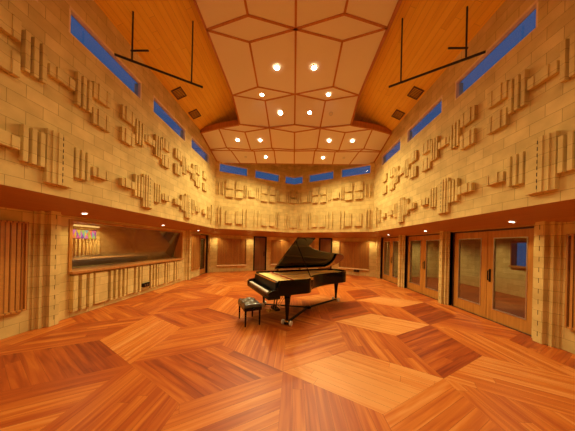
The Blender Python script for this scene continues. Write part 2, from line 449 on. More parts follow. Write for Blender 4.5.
# control-room window -----------------------------------------------------
cw = empty('window_control_room', kind='structure')
cw.name = 'window_%d' % (wn+1); cw['label'] = 'long control-room window in the left wall with tilted glass'
m = MB()
m.fbox(FLL, 4.2, 8.65, .98, 1.04, -.45, .12); m.build('window_sill', TRIMW, cw, bevel=.006)
m = MB(); m.fbox(FLL, 4.2, 8.65, 2.15, 2.2, -.3, .02); m.fbox(FLL, 4.2, 4.26, 1.04, 2.15, -.3, .03); m.fbox(FLL, 8.59, 8.65, 1.04, 2.15, -.3, .03)
m.build('window_frame', DOORW, cw)
P = [[[Vector((-4.93-.33*(1-b)+(0.006*c)-.03, (4.26,8.59)[a], (1.04,2.15)[b])) for c in (0,1)] for b in (0,1)] for a in (0,1)]
m = MB(); m.hexa(P, lambda a,b,c,ax: (a,b)); m.build('pane', CGLASS, cw)

# doors -------------------------------------------------------------------
dn = 0
def leaf(parent, F, s0, s1, h, d0, glazed=True, hs=1, mt=DOORW, dark=False, blank=False):
    m = MB(); st = .15; g = .006
    a, b = s0+g, s1-g; t = .05
    if glazed:
        gz0, gz1 = .28, h-.17
        m.fbox(F, a, a+st, .01, h, d0-t, d0); m.fbox(F, b-st, b, .01, h, d0-t, d0)
        m.fbox(F, a+st, b-st, .01, gz0, d0-t, d0); m.fbox(F, a+st, b-st, gz1, h, d0-t, d0)
        o = m.build('leaf', mt, parent)
        MB().fbox(F, a+st, b-st, gz0, gz1, d0-.03, d0-.022).build('glass', GLASS, o)
        m = MB(); q = .022
        for x0,x1,y0,y1 in ((a+st,a+st+q,gz0,gz1),(b-st-q,b-st,gz0,gz1),(a+st+q,b-st-q,gz0,gz0+q),(a+st+q,b-st-q,gz1-q,gz1)): m.fbox(F, x0,x1,y0,y1, d0-.02, d0+.008)
        m.build('glazing_bead', STEEL if not dark else DARKW, o)
    else:
        m.fbox(F, a, b, .01, h, d0-t, d0); o = m.build('leaf', mt, parent)
    if hs:
        x = b-.07 if hs > 0 else a+.07
        m = MB()
        p0, p1 = F.p(x,.98,d0+.055), F.p(x,1.22,d0+.055)
        m.tube(p0, p1, .011); m.tube(F.p(x,.99,d0), F.p(x,.99,d0+.055), .009); m.tube(F.p(x,1.21,d0), F.p(x,1.21,d0+.055), .009)
        m.fbox(F, x-.025, x+.025, .94, 1.26, d0, d0+.006)
        m.build('handle', SATIN, o, smooth=False)
    return o
def door(F, s0, s1, h, label, d=-.1, double=True, frame=DARKW, dark=False, glazed=True, mt=DOORW, hs=1, fw=.05):
    global dn
    dn += 1
    e = tag(empty('door_%d' % dn), label, kind='structure')
    m = MB(); m.fbox(F, s0, s0+fw, 0, h, d-.12, d+.012); m.fbox(F, s1-fw, s1, 0, h, d-.12, d+.012); m.fbox(F, s0+fw, s1-fw, h-fw+.005, h, d-.12, d+.012)
    m.build('frame', frame, e)
    if double:
        c = (s0+s1)/2
        leaf(e, F, s0+.05, c, h-.05, d, True, 1, mt, dark); leaf(e, F, c, s1-.05, h-.05, d, True, 0, mt, dark)
    else: leaf(e, F, s0+fw, s1-fw, h-fw, d, glazed, hs, mt, dark)
    MB().fbox(F, s0, s1, 0, .012, d-.14, d+.05).build('threshold', DARKW, e)
    return e
door(FLR, 4.1, 6.25, 2.26, 'nearest pair of glazed wooden doors in the right wall')
door(FLR, 6.6, 8.7, 2.26, 'middle pair of glazed wooden doors in the right wall')
door(FLR, 9.1, 11.1, 2.26, 'farthest pair of glazed wooden doors in the right wall')
door(FLL, 10.35, 11.3, 2.2, 'wooden door with a dark glass strip at the far end of the left wall', double=False, dark=True, hs=-1)
door(GRL, sl(2.53), sl(1.72), 2.26, 'plain brown door in a black frame left of the piano', d=-.05, double=False, glazed=False, frame=SATIN, mt=REARD, hs=1, fw=.10)
door(GRR, sl(2.53), sl(1.72), 2.26, 'plain brown door in a black frame behind the piano tail', d=-.05, double=False, glazed=False, frame=SATIN, mt=REARD, hs=1, fw=.10)

# slatted wood wall panels ---------------------------------------------------
def slat_panel(F, s0, s1, z0, z1, label, d=.05, ledge=True, group=None):
    e = empty('acoustic_panel', F.p((s0+s1)/2, z0, 0), label=label, cat='wall panel')
    inv = Matrix.Translation(-Vector(e.location))
    def put(mb, name, mt):
        mb.v = [tuple(inv @ Vector(v)) for v in mb.v]; return mb.build(name, mt, e)
    put(MB().fbox(F, s0+.03, s1-.03, z0+.03, z1-.03, 0, d-.03), 'backing', DARKW)
    m = MB(); s = s0+.035; r = random.Random(int(s0*100)); 
    while s < s1-.06:
        w = r.choice((.035,.05,.07)); m.fbox(F, s, min(s+w, s1-.035), z0+.03, z1-.03, d-.03, d+r.choice((-.008,.0,.008))); s += w+.012
    put(m, 'slats', PANELW)
    m = MB(); m.fbox(F, s0, s0+.03, z0, z1, 0, d+.02); m.fbox(F, s1-.03, s1, z0, z1, 0, d+.02); m.fbox(F, s0+.03, s1-.03, z1-.03, z1, 0, d+.02); m.fbox(F, s0+.03, s1-.03, z0, z0+.03, 0, d+.02)
    put(m, 'frame', PANELW)
    if ledge: put(MB().fbox(F, s0-.02, s1+.02, z0-.06, z0, 0, d+.08), 'ledge', PALE)
    return e
slat_panel(FLL, 1.9, 3.5, .42, 2.05, 'dark slatted wood panel at the near end of the left wall', ledge=False)
slat_panel(FLR, 2.1, 3.6, .42, 2.05, 'dark slatted wood panel on the right wall beside the nearest doors', ledge=False)
slat_panel(FLL, 9.35, 10.25, .42, 2.15, 'narrow wood panel on the left wall beyond the control-room window', ledge=False)
slat_panel(GRL, sl(4.5), sl(2.95), .42, 2.02, 'wide slatted wood panel on the rear wall left of the black-framed door')
slat_panel(GRR, sl(4.5), sl(2.95), .42, 2.02, 'wide slatted wood panel on the rear wall right of the piano tail')
slat_panel(GRL, sl(1.45), sl(.25), .42, 2.02, 'slatted wood panel on the rear wall left of centre, behind the piano')
slat_panel(GRR, sl(1.45), sl(.25), .42, 2.02, 'slatted wood panel on the rear wall right of centre, behind the raised lid')

# ------------------------------------------------------------------ ceiling clouds
def zf(y): return 6.52-.266*(y-7.82)
def cloud(name, label, cells, group=None, edge=None):
    xs = [p[0] for c in cells for p in c]; ys = [p[1] for c in cells for p in c]
    e = empty(name, (0,(min(ys)+max(ys))/2,6.5), label=label, cat='ceiling panel')
    off = Vector(e.location)
    for c in cells:
        C0 = sum((Vector(p) for p in c), Vector())/len(c)
        q = [Vector(p)-off for p in c]
        m = MB(); m.prism(q, (0,0,.05)); m.build('fabric_panel', CREAM, e)
    m = MB(); done = set()
    for c in cells:
        for i in range(len(c)):
            a, b = Vector(c[i]), Vector(c[(i+1)%len(c)])
            k = tuple(sorted((tuple(round(x,2) for x in a), tuple(round(x,2) for x in b))))
            if k in done: continue
            done.add(k); a -= off; b -= off
            u = (b-a).normalized(); w = Vector((-u.y,u.x,0)).normalized()*.026
            m.prism([a-w+Vector((0,0,-.012)), b-w+Vector((0,0,-.012)), b+w+Vector((0,0,-.012)), a+w+Vector((0,0,-.012))], (0,0,.02))
    m.build('batten_grid', BATTEN, e)
    if edge:
        m = MB()
        for i in range(len(edge)-1):
            a, b = Vector(edge[i])-off, Vector(edge[i+1])-off
            u = (b-a).normalized(); w = Vector((-u.y,u.x,0)).normalized()*.03
            m.prism([a-w+Vector((0,0,-.02)), b-w+Vector((0,0,-.02)), b+w+Vector((0,0,-.02)), a+w+Vector((0,0,-.02))], (0,0,.22))
        m.build('edge_board', BATTEN, e)
    return e
def mir(cells): return cells + [[(-x,y,z) for x,y,z in c][::-1] for c in cells if max(abs(p[0]) for p in c) > 0 and not (min(p[0] for p in c) < 0)]
Z7 = 7.0
narrow = mir([
  [(0,4.8,Z7),(1.2,5.1,Z7),(1.25,6.56,Z7),(0,6.88,Z7)],[(1.2,5.1,Z7),(2.2,4.8,Z7),(2.22,6.93,Z7),(1.25,6.56,Z7)],
  [(0,6.88,Z7),(1.25,6.56,Z7),(2.22,6.93,Z7),(1.09,7.15,6.97)],
  [(0,6.88,Z7),(1.09,7.15,6.97),(1.03,8.0,6.50),(0,7.84,6.52)],[(1.09,7.15,6.97),(2.22,6.93,Z7),(2.2,7.84,6.52),(1.03,8.0,6.50)],
  [(0,4.8,Z7),(1.1,4.5,Z7),(2.2,4.8,Z7),(1.2,5.1,Z7)],
  [(0,4.8,Z7),(0,2.9,Z7),(1.1,2.6,Z7),(1.1,4.5,Z7)],[(1.1,4.5,Z7),(1.1,2.6,Z7),(2.2,2.9,Z7),(2.2,4.8,Z7)],
  [(0,2.9,Z7),(0,1.2,Z7),(1.1,1.0,Z7),(1.1,2.6,Z7)],[(1.1,2.6,Z7),(1.1,1.0,Z7),(2.2,1.2,Z7),(2.2,2.9,Z7)],
  [(0,1.2,Z7),(0,-.6,Z7),(1.1,-.8,Z7),(1.1,1.0,Z7)],[(1.1,1.0,Z7),(1.1,-.8,Z7),(2.2,-.6,Z7),(2.2,1.2,Z7)],
  [(0,-.6,Z7),(0,-2.4,Z7),(1.1,-2.6,Z7),(1.1,-.8,Z7)],[(1.1,-.8,Z7),(1.1,-2.6,Z7),(2.2,-2.4,Z7),(2.2,-.6,Z7)]])
cloud('ceiling_cloud', 'narrow suspended ceiling of cream kite-shaped panels with wood battens, nearer part', narrow,
      edge=[(2.23,-2.4,Z7),(2.23,6.93,Z7),(2.21,7.8,6.54)])
def w(x, y): return (x, y, zf(y))
wide = mir([
  [w(1.03,8.0),w(2.2,7.84),w(3.12,8.02),w(2.08,8.2)],
  [w(0,8.2),w(1.03,8.0),w(1.04,9.08),w(0,9.18)],[w(1.03,8.0),w(2.08,8.2),w(2.05,9.2),w(1.04,9.08)],
  [w(2.08,8.2),w(3.12,8.02),w(3.15,9.08),w(2.05,9.2)],[w(3.12,8.02),w(3.97,8.25),w(3.97,9.2),w(3.15,9.08)],
  [w(1.04,9.08),w(2.05,9.2),w(3.15,9.08),w(2.05,9.0)] if False else [w(1.04,9.08),w(2.05,9.2),w(1.9,9.28),w(.95,9.22)],
  [w(2.05,9.2),w(3.15,9.08),w(3.0,9.25),w(1.9,9.28)],
  [w(0,9.18),w(1.04,9.08),w(.95,9.22),w(0,9.26)],
  [w(3.15,9.08),w(3.97,9.2),w(3.97,9.26),w(3.0,9.25)],
  [w(0,9.26),w(.95,9.22),w(.95,10.15),w(0,10.15)],[w(.95,9.22),w(1.9,9.28),w(1.95,10.15),w(.95,10.15)],
  [w(1.9,9.28),w(3.0,9.25),w(2.8,10.15),w(1.95,10.15)],[w(3.0,9.25),w(3.97,9.26),w(3.97,10.15),w(2.8,10.15)]])
wide.append([w(-1.03,8.0),w(0,7.84),w(1.03,8.0),w(0,8.2)])
cloud('ceiling_cloud', 'wide suspended ceiling of cream panels reaching both walls at the far end', wide,
      edge=[w(-3.97,8.25),w(-3.12,8.02),w(-2.24,7.85)])
e2 = MB()
for o in list(COL.objects):
    if o.name == 'ceiling_cloud.001': wc = o
off = Vector(wc.location)
for L in ([w(2.24,7.85),w(3.12,8.02),w(3.97,8.25)],):
    for i in range(2):
        a, b = Vector(L[i])-off, Vector(L[i+1])-off
        u = (b-a).normalized(); q = Vector((-u.y,u.x,0)).normalized()*.03
        e2.prism([a-q+Vector((0,0,-.02)), b-q+Vector((0,0,-.02)), b+q+Vector((0,0,-.02)), a+q+Vector((0,0,-.02))], (0,0,.22))
e2.build('edge_board', BATTEN, wc)

# ------------------------------------------------------------------ downlights
def spot(name, loc, power, size, col, parent, blend=.8, r=.06, aim=None):
    L = bpy.data.lights.new(name, 'SPOT'); L.energy = power; L.spot_size = math.radians(size); L.spot_blend = blend; L.color = col; L.shadow_soft_size = r
    o = bpy.data.objects.new(name, L); COL.objects.link(o); o.location = loc
    if aim: o.rotation_euler = Vector(aim).to_track_quat('-Z','Y').to_euler()
    o.parent = parent; return o
def downlight(loc, label, power, size, r=.085, lit=True, n=(0,0,-1), small=False, col=(1,.85,.43), group=None):
    e = empty('downlight', loc, label=label, cat='ceiling light', group=group)
    n = Vector(n).normalized()
    m = MB(); m.lathe((0,0,0), [(r*.86,.0),(r*.9,.012),(r*1.2,.010),(r*1.25,0),(r*1.2,-.004)], 24, axis=n); m.build('trim_ring', WHITEP if small else STEEL, e, smooth=True)
    m = MB(); m.lathe((0,0,0), [(0.0001,.012),(r*.5,.011),(r*.87,.002)], 24, axis=n)
    m.build('lens', (LAMPS if small else LAMP) if lit else DIM, e, smooth=True)
    if lit and power: spot('lamp', n*.05, power, size, col, e, r=r, aim=n)
    return e
CP = 155
nrm = Vector((0,-.266,-1)); nr2 = Vector((0,-.5,-1))
for sg, sd in ((-1,'left'),(1,'right')):
    nx = lambda y: zf(y)-.016
    g = 'lit'
    downlight((sg*.55,5.83,Z7-.014), 'bright starburst lamp in the ceiling panel nearest the camera, %s of the centre batten' % sd, CP*.8, 100)
    downlight((sg*1.16,6.89,Z7-.014), 'small lamp in the thin diamond ceiling panel on the %s' % sd, CP*.9, 100, r=.07)
    downlight((sg*.54,7.47,6.745), 'bright lamp in the second row of ceiling panels, %s of the centre batten' % sd, CP*1.1, 105, n=nr2)
    downlight((sg*2.5,8.6,nx(8.6)), 'lamp in the third panel row nearer the %s wall' % sd, CP*1.3, 150, r=.07, n=nrm)
    downlight((sg*1.5,8.6,nx(8.6)), 'lamp in the third panel row nearer the centre, %s side' % sd, CP*1.4, 140, r=.075, n=nrm)
    downlight((sg*1.4,9.65,nx(9.65)), 'lamp in the farthest panel row, %s side' % sd, CP*2.5, 165, r=.06, n=nrm)
    downlight((sg*2.4,9.65,nx(9.65)), 'dim lamp in the farthest panel row toward the %s wall' % sd, 0, 150, r=.05, lit=False, n=nrm)
    downlight((sg*.55,.2,Z7-.014), 'lamp in the row of ceiling panels directly behind the camera, %s side' % sd, CP*.8, 150)
    downlight((sg*.55,-1.7,Z7-.014), 'lamp in the ceiling row nearest the near end wall, %s side' % sd, CP*.8, 150)
    downlight((sg*.55,3.75,Z7-.014), 'lamp in the row of ceiling panels above the camera, %s side' % sd, CP*.6, 95)
downlight((1.36,7.5,6.73), 'unlit lamp in the second row of ceiling panels', 0, 150, r=.06, lit=False, n=nr2)
def zs(x): return ZS-(ZS-ZI)*(abs(x)-XU)/(XB-XU)
SP = 30
sn = Vector((.244,0,-1))
for (x, y, lab) in ((-4.6,4.25,'soffit lamp above the near end of the control-room window'),(-4.6,6.9,'soffit lamp above the middle of the control-room window'),
                    (-4.6,9.5,'soffit lamp above the left pilaster beyond the control-room window'),(4.6,4.25,'soffit lamp above the nearest glazed doors'),
                    (4.6,6.95,'soffit lamp above the middle glazed doors'),(4.6,9.6,'soffit lamp above the farthest glazed doors'),
                    (-4.6,1.6,'soffit lamp near the camera on the left side'),(4.6,1.6,'soffit lamp near the camera on the right side')):
    downlight((x,y,zs(x)-.006), lab, SP if y > 2 else SP*.25, 130, r=.052, n=(-.244*(1 if x>0 else -1),0,-1), small=True, col=(1,.79,.36))
for sg, sd, F in ((-1,'left',GRL),(1,'right',GRR)):
    for x, what in ((4.55,'corner'),(2.75,'door'),(.75,'centre')):
        p = F.p(sl(x), 0, .35)
        downlight((p.x,p.y,2.335), 'soffit lamp over the rear wall near the %s, %s side' % (what, sd), SP*2.2, 130, r=.05, small=True, col=(1,.79,.36))

# ------------------------------------------------------------------ ceiling vents and pipe rails
for sg, sd in ((-1,'left'),(1,'right')):
    for y0, wh in ((6.12,'nearer'),(7.15,'farther')):
        x0, x1 = 3.62, 3.93; zc = lambda x: 6.5+.45*(4-x)
        e = empty('ceiling_vent', (sg*x0, y0, zc(x0)), label='%s square brown vent in the %s slope of the board ceiling' % (wh, sd), cat='vent')
        off = Vector(e.location)
        P3 = lambda x, y, dz: Vector((sg*x, y, zc(x)+dz))-off
        m = MB(); a = .025
        for X0, X1, Y0, Y1 in ((x0,x1,y0,y0+a),(x0,x1,y0+.38-a,y0+.38),(x0,x0+a,y0+a,y0+.38-a),(x1-a,x1,y0+a,y0+.38-a)):
            m.prism([P3(X0,Y0,-.02),P3(X1,Y0,-.02),P3(X1,Y1,-.02),P3(X0,Y1,-.02)], (0,0,.03))
        m.build('frame', VENTM, e)
        m = MB()
        for k in range(7):
            yy = y0+.035+k*.047
            m.prism([P3(x0+a,yy,-.014),P3(x1-a,yy,-.014),P3(x1-a,yy+.022,-.006),P3(x0+a,yy+.022,-.006)], (0,0,.02))
        m.build('louvres', VENTM, e)
for sg, sd in ((-1,'left'),(1,'right')):
    a, b = Vector((sg*2.3,4.885,5.65)), Vector((sg*3.77,4.015,5.65))
    e = empty('hanging_pipe_rail', a, label='black steel pipe rail hung on rods under the %s ceiling slope' % sd, cat='pipe rail')
    MB().tube((0,0,0), b-a, .024, 12).build('rail', RAILM, e, smooth=True)
    for t in (.15, .83):
        p = (b-a)*t; X = abs(a.x+p.x); top = 6.5+.45*(4-X)-5.65
        MB().tube(p, p+Vector((0,0,top)), .017, 10).build('hanger_rod', RAILM, e, smooth=True)
    p = (b-a)*.83+Vector((0,0,.22)); MB().tube(p+Vector((sg*.03,0,0)), p+Vector((-sg*.36,0,0)), .018, 10).build('cross_pipe', RAILM, e, smooth=True)

# ------------------------------------------------------------------ outlet boxes
def outlet(F, s, z, label):
    e = empty('outlet_box', F.p(s,z,0), label=label, cat='outlet box'); off = Vector(e.location)
    m = MB().fbox(F, s-.15, s+.15, z-.06, z+.07, 0, .12); m.v = [tuple(Vector(v)-off) for v in m.v]; m.build('box', SATIN, e, bevel=.008)
    for k in (-1,0,1):
        m = MB().fbox(F, s+k*.09-.025, s+k*.09+.025, z-.03, z+.035, .13, .137); m.v = [tuple(Vector(v)-off) for v in m.v]; m.build('socket', VENTM, e)
outlet(FLL, 6.43, .3, 'black outlet box low on the finned wall under the control-room window')
outlet(GRR, sl(3.9), .27, 'black outlet box low on the rear wall under the right wood panel')

# ------------------------------------------------------------------ control room (behind the left window)
tag(MB().box(-8.3,-5.2,2.5,12.2,-.05,0).build('floor_control_room', CARPET), kind='structure')
tag(MB().box(-8.3,-5.2,2.5,12.2,2.6,2.7).build('ceiling_control_room', SOFFW), kind='structure')
tag(MB().box(-8.3,-8.1,2.5,12.2,0,2.6,along='y').build('wall_control_room', BLOCK), kind='structure')
tag(MB().box(-8.1,-5.2,2.5,2.7,0,2.6).build('wall_control_room_near', BLOCK), kind='structure')
tag(MB().box(-8.1,-5.2,9.9,10.1,0,2.6).build('wall_control_room_far', DOORW), kind='structure')
tag(MB().box(-8.1,-5.2,12.0,12.2,0,2.6).build('wall_passage_end', BLOCK), kind='structure')
rr = random.Random(5)
wcr = bpy.data.objects['wall_control_room']
for k in range(9):
    y = 6.95+k*.13; MB().box(-8.1,-8.04,y,y+.05,1.15,1.78,along='y').build('relief_fin', BLOCK, wcr)
e = empty('stained_glass_frieze', (-8.08,7.42,1.8), label='multicoloured patterned glass frieze seen through the control-room window', cat='wall art')
cols = [(.75,.12,.35),(.10,.55,.50),(.85,.65,.05),(.22,.08,.45),(.9,.25,.08),(.35,.65,.12),(.7,.2,.55)]
gm = [emit('frieze_glow_%d' % i, c, 2.6) for i, c in enumerate(cols)]  # panes given a glow of their own so colours carry through the window; no lamp
m = MB(); n = 6; w0 = .88/n
for k in range(n):
    y = -.44+k*w0; c = y+w0/2
    q = [((y,.0),(c,.16),(y,.32)), ((y+w0,0),(y+w0,.32),(c,.16)), ((y,0),(y+w0,0),(c,.16)), ((y,.32),(c,.16),(y+w0,.32))]
    for j, t in enumerate(q): m.prism([(0,a,b) for a,b in t], (.015,0,0), mi=(k*3+j*2)%7)
m.build('coloured_panes', gm, e)
m = MB().box(-.01,.03,-.47,.47,-.03,0).box(-.01,.03,-.47,.47,.32,.35); m.build('frame', DARKW, e)
e = empty('light_strip', (-8.0,7.42,2.26), label='warm light strip above the coloured frieze in the control room', cat='light')
MB().box(-.08,.04,-.5,.5,0,.05).build('housing', DARKW, e); MB().box(-.06,.02,-.48,.48,-.01,0).build('diffuser', STRIP, e)
m = MB().box(.041,.046,-.48,.48,.0,.045); m.build('lens', STRIP, e)
e = empty('mixing_console', (-7.3,7.4,0), label='long dark mixing desk with lit wooden top inside the control room', cat='mixing desk')
MB().box(-.45,.45,-1.7,1.9,1.06,1.10).build('desk_top', TRIMW, e, bevel=.005)
MB().box(-.40,.40,-1.6,1.8,.88,1.055).build('console_body', SATIN, e)
MB().box(-.35,.35,-1.5,-1.4,0,.88).build('leg', DARKW, e); MB().box(-.35,.35,1.6,1.7,0,.88).build('leg', DARKW, e)
def area(name, loc, sx, sy, power, col, rot=(0,0,0), parent=None):
    L = bpy.data.lights.new(name, 'AREA'); L.shape = 'RECTANGLE'; L.size = sx; L.size_y = sy; L.energy = power; L.color = col
    o = bpy.data.objects.new(name, L); COL.objects.link(o); o.location = loc; o.rotation_euler = rot
    if parent: o.parent = parent
    return o
for k, (y, pw) in enumerate(((7.4,22),)):
    downlight((-7.6,y,2.595), 'ceiling lamp inside the control room', 330, 140, r=.07, small=True)

# ------------------------------------------------------------------ lobby (behind the right doors)
tag(MB().box(5.2,8.8,2.5,12.2,-.05,0).build('floor_lobby', FLOOR), kind='structure')
tag(MB().box(5.2,8.8,2.5,12.2,2.6,2.7).build('ceiling_lobby', SOFFW), kind='structure')
F = Fr((8.6,0),(0,1),(-1,0))
wall('wall_lobby', F, 2.5, 12.2, 0, 2.6, [(7.3,8.02,1.13,2.06)], t=.2)
tag(MB().box(5.2,8.6,2.5,2.7,0,2.6).build('wall_lobby_near', BLOCK), kind='structure')
tag(MB().box(5.2,8.6,12.0,12.2,0,2.6).build('wall_lobby_far', BLOCK), kind='structure')
we = tag(empty('window_%d' % (wn+2)), 'small lobby window seen through the nearest glazed doors', kind='structure')
m = MB().fbox(F, 7.3,8.02,1.08,1.15,-.2,.08).fbox(F,7.3,8.02,2.03,2.08,-.2,.03).fbox(F,7.3,7.33,1.15,2.03,-.2,.03).fbox(F,7.99,8.02,1.15,2.03,-.2,.03); m.build('window_frame', TRIMW, we)
MB().fbox(F,7.33,7.99,1.15,2.03,-.15,-.14).build('pane', WGLASS, we)
for k, y in enumerate((5.3,8.2,10.8)):
    downlight((7.3,y,2.595), 'ceiling lamp in the lobby behind the %s pair of glazed doors' % ('nearest','middle','farthest')[k], 120, 140, r=.07, small=True)

# ------------------------------------------------------------------ grand piano
MID = Vector((-.38, 4.92, 0)); ang = math.atan2(.486, .874)      # local +x = towards the tail, +y = bass side
pn = empty('grand_piano', MID, ang, label='black lacquered concert grand piano with raised lid in the middle of the floor', cat='piano')
X0, XT = -.47, 2.55; HW = .79
def outline(x0=X0, inset=0, n=22):
    """plan outline: bass side straight (y=+HW), tail round, treble bentside concave (y<0)"""
    i = inset
    pts = [(x0+i, HW-i)]
    pts += [(XT-.35, HW-i)]
    # round tail
    tc = (XT-.42, .36)
    for k in range(1, 12):
        a = PI/2-k*PI/12*1.02
        pts.append((tc[0]+(.42-i)*math.cos(a), tc[1]+(HW-.36-i)*math.sin(a)))
    # bentside: S curve from the tail to the treble side
    ctl = [(2.3,.0),(2.13,-.07),(1.8,-.12),(1.45,-.19),(1.15,-.29),(.92,-.40),(.76,-.53),(.66,-.66),(.56,-.755),(.44,-.79),(.30,-.79)]
    for k in range(1, len(ctl)-2):
        p0, p1, p2, p3 = [Vector(ctl[j]) for j in (k-1,k,k+1,k+2)]
        for t in (0,.25,.5,.75):
            q = .5*((2*p1)+(p2-p0)*t+(2*p0-5*p1+4*p2-p3)*t*t+(3*p1-p0-3*p2+p3)*t**3); pts.append((q.x-i*.3, max(q.y, -HW)+i))
    pts.append((.44-i*.3, -HW+i))
    pts.append((x0+i, -HW+i))
    return pts
def ring_prism(m, A, B, z0, z1, mi=0):
    n = len(A)
    for k in range(n-1):
        a0,a1,b0,b1 = A[k],A[k+1],B[k],B[k+1]
        V = lambda p, z: (p[0],p[1],z)
        m.face([V(a0,z0),V(a1,z0),V(a1,z1),V(a0,z1)], [(0,0)]*4, mi); m.face([V(b0,z0),V(b1,z0),V(b1,z1),V(b0,z1)], [(0,0)]*4, mi)
        m.face([V(a0,z1),V(a1,z1),V(b1,z1),V(b0,z1)], [(0,0)]*4, mi); m.face([V(a0,z0),V(a1,z0),V(b1,z0),V(b0,z0)], [(0,0)]*4, mi)
    for k in (0, n-1):
        a, b = A[k], B[k]; m.face([(a[0],a[1],z0),(a[0],a[1],z1),(b[0],b[1],z1),(b[0],b[1],z0)], [(0,0)]*4, mi)
RZ0, RZ1 = .66, .98
m = MB(); A = outline(-.22); B = outline(-.22, .045)
B[0] = (-.22, HW-.045); B[-1] = (-.22, -HW+.045)
ring_prism(m, A, B, RZ0, RZ1); m.build('rim', BLACK, pn, smooth=True)
m = MB(); I = outline(-.22, .05); m.prism([(x,y,RZ0+.02) for x,y in I], (0,0,.05)); m.build('bottom_board', SATIN, pn)
m = MB(); I = outline(-.18, .05); m.prism([(x,y,.885) for x,y in I], (0,0,.015), top_uv=lambda p: (p.y, p.x)); m.build('soundboard', SPRUCE, pn)
# iron plate with struts and holes
m = MB(); I1, I2 = outline(-.17, .055), outline(-.10, .16)
ring_prism(m, I1, I2, .902, .925)
m.prism([(-.17,HW-.06,.915),(.14,HW-.06,.915),(.14,-HW+.06,.915),(-.17,-HW+.06,.915)], (0,0,.02))
for (xa,ya,xb,yb) in ((.1,.35,2.35,.52),(.1,.05,2.1,.10),(.1,-.25,1.25,-.14),(.1,-.5,.62,-.42),(.1,.6,2.2,.66)):
    d = Vector((xb-xa, yb-ya)).normalized(); q = Vector((-d.y, d.x))*.018
    m.prism([(xa-q.x,ya-q.y,.91),(xb-q.x,yb-q.y,.91),(xb+q.x,yb+q.y,.91),(xa+q.x,ya+q.y,.91)], (0,0,.04))
pl = m.build('iron_plate', GOLD, pn)
m = MB()
for k in range(34):
    y0 = .66-k*.039; xe = min(2.2, .40+max(0,(y0+.66))*1.25); m.tube((.02,y0,.945),(xe,y0+.02,.935),.0018,5)
m.build('strings', STEEL, pl)
MB().box(.17,.19,-.66,.70,.945,.965).build('damper_rail', RED, pl)
# keyboard end
m = MB()
m.box(X0,-.2,-HW,HW,.60,.66); m.build('key_bed', BLACK, pn, bevel=.008)
for sg in (-1,1):
    m = MB(); pts = [(X0+.0,.66),(X0+.0,.74),(X0+.06,.78),(X0+.2,.80),(-.22,.97),(-.2,.98),(-.2,.66)]
    m.prism([(x, sg*HW, z) for x,z in pts], (0,-sg*.10,0)); m.build('cheek_arm', BLACK, pn, bevel=.006)
m = MB().box(X0+.01,X0+.03,-HW+.1,HW-.1,.66,.70); m.build('key_slip', BLACK, pn)
kb = MB(); nk = 52; kw = 1.36/nk
for k in range(nk):
    y = -.68+k*kw; kb.box(X0+.03,X0+.195,y+.0008,y+kw-.0008,.70,.732)
kb = kb.build('white_keys', IVORY, pn)
bk = MB()
for k in range(nk-1):
    if k % 7 in (0,1,3,4,5): y = -.68+(k+1)*kw; bk.box(X0+.10,X0+.195,y-.006,y+.006,.732,.744)
bk.build('black_keys', SATIN, pn)
MB().box(X0+.195,X0+.20,-.69,.69,.70,.736).build('red_felt_strip', RED, pn)
m = MB(); m.prism([(X0+.2,-.69,.70),(X0+.21,-.69,.87),(X0+.235,-.69,.87),(X0+.24,-.69,.70)], (0,1.38,0)); m.build('fallboard', BLACK, pn, bevel=.004)
MB().box(X0+.196,X0+.204,-.34,.5,.80,.812).build('fallboard_lettering', BRASS, pn) if False else None
m = MB(); m.prism([(-.28,-.69,.66),(-.28,-.69,.93),(-.19,-.69,.94),(-.19,-.69,.66)], (0,1.38,0)); m.build('pin_block_cover', SATIN, pn)
MB().box(-.29,-.275,-.69,.69,.935,.955).build('brass_rail', BRASS, pn)
# music shelf
# legs
def leg(x, y, nm='leg'):
    m = MB(); m.lathe((x,y,0), [(.0001,.10),(.028,.10),(.034,.12),(.030,.14),(.034,.20),(.055,.45),(.068,.56),(.072,.60),(.060,.61),(.082,.63),(.082,.66)], 8)
    o = m.build(nm, BLACK, pn); return o
LEGS = [(0,.72),(0,-.72),(2.27,.32)]
for x, y in LEGS:
    o = leg(x, y)
    m = MB(); m.lathe((x,y,0), [(.02,.10),(.034,.085),(.034,.055),(.0001,.055)], 12); m.build('brass_ferrule', BRASS, o)
# lyre
m = MB()
for sg in (-1,1): m.tube((.08,sg*.09,.62),(.02,sg*.06,.16),.016,10)
m.box(-.02,.10,-.15,.15,.12,.17); ly = m.build('pedal_lyre', BLACK, pn)
for k in (-1,0,1): MB().prism([(-.20,k*.075-.02,.105),(-.14,k*.075-.026,.105),(-.02,k*.075-.012,.125),(-.02,k*.075+.012,.125),(-.14,k*.075+.026,.105),(-.20,k*.075+.02,.105)], (0,0,.012)).build('pedal', BRASS, ly, bevel=.003)
for sg in (-1,1): MB().tube((.10,sg*.05,.16),(.42,sg*.05,.64),.008,8).build('brace_rod', BRASS, ly)
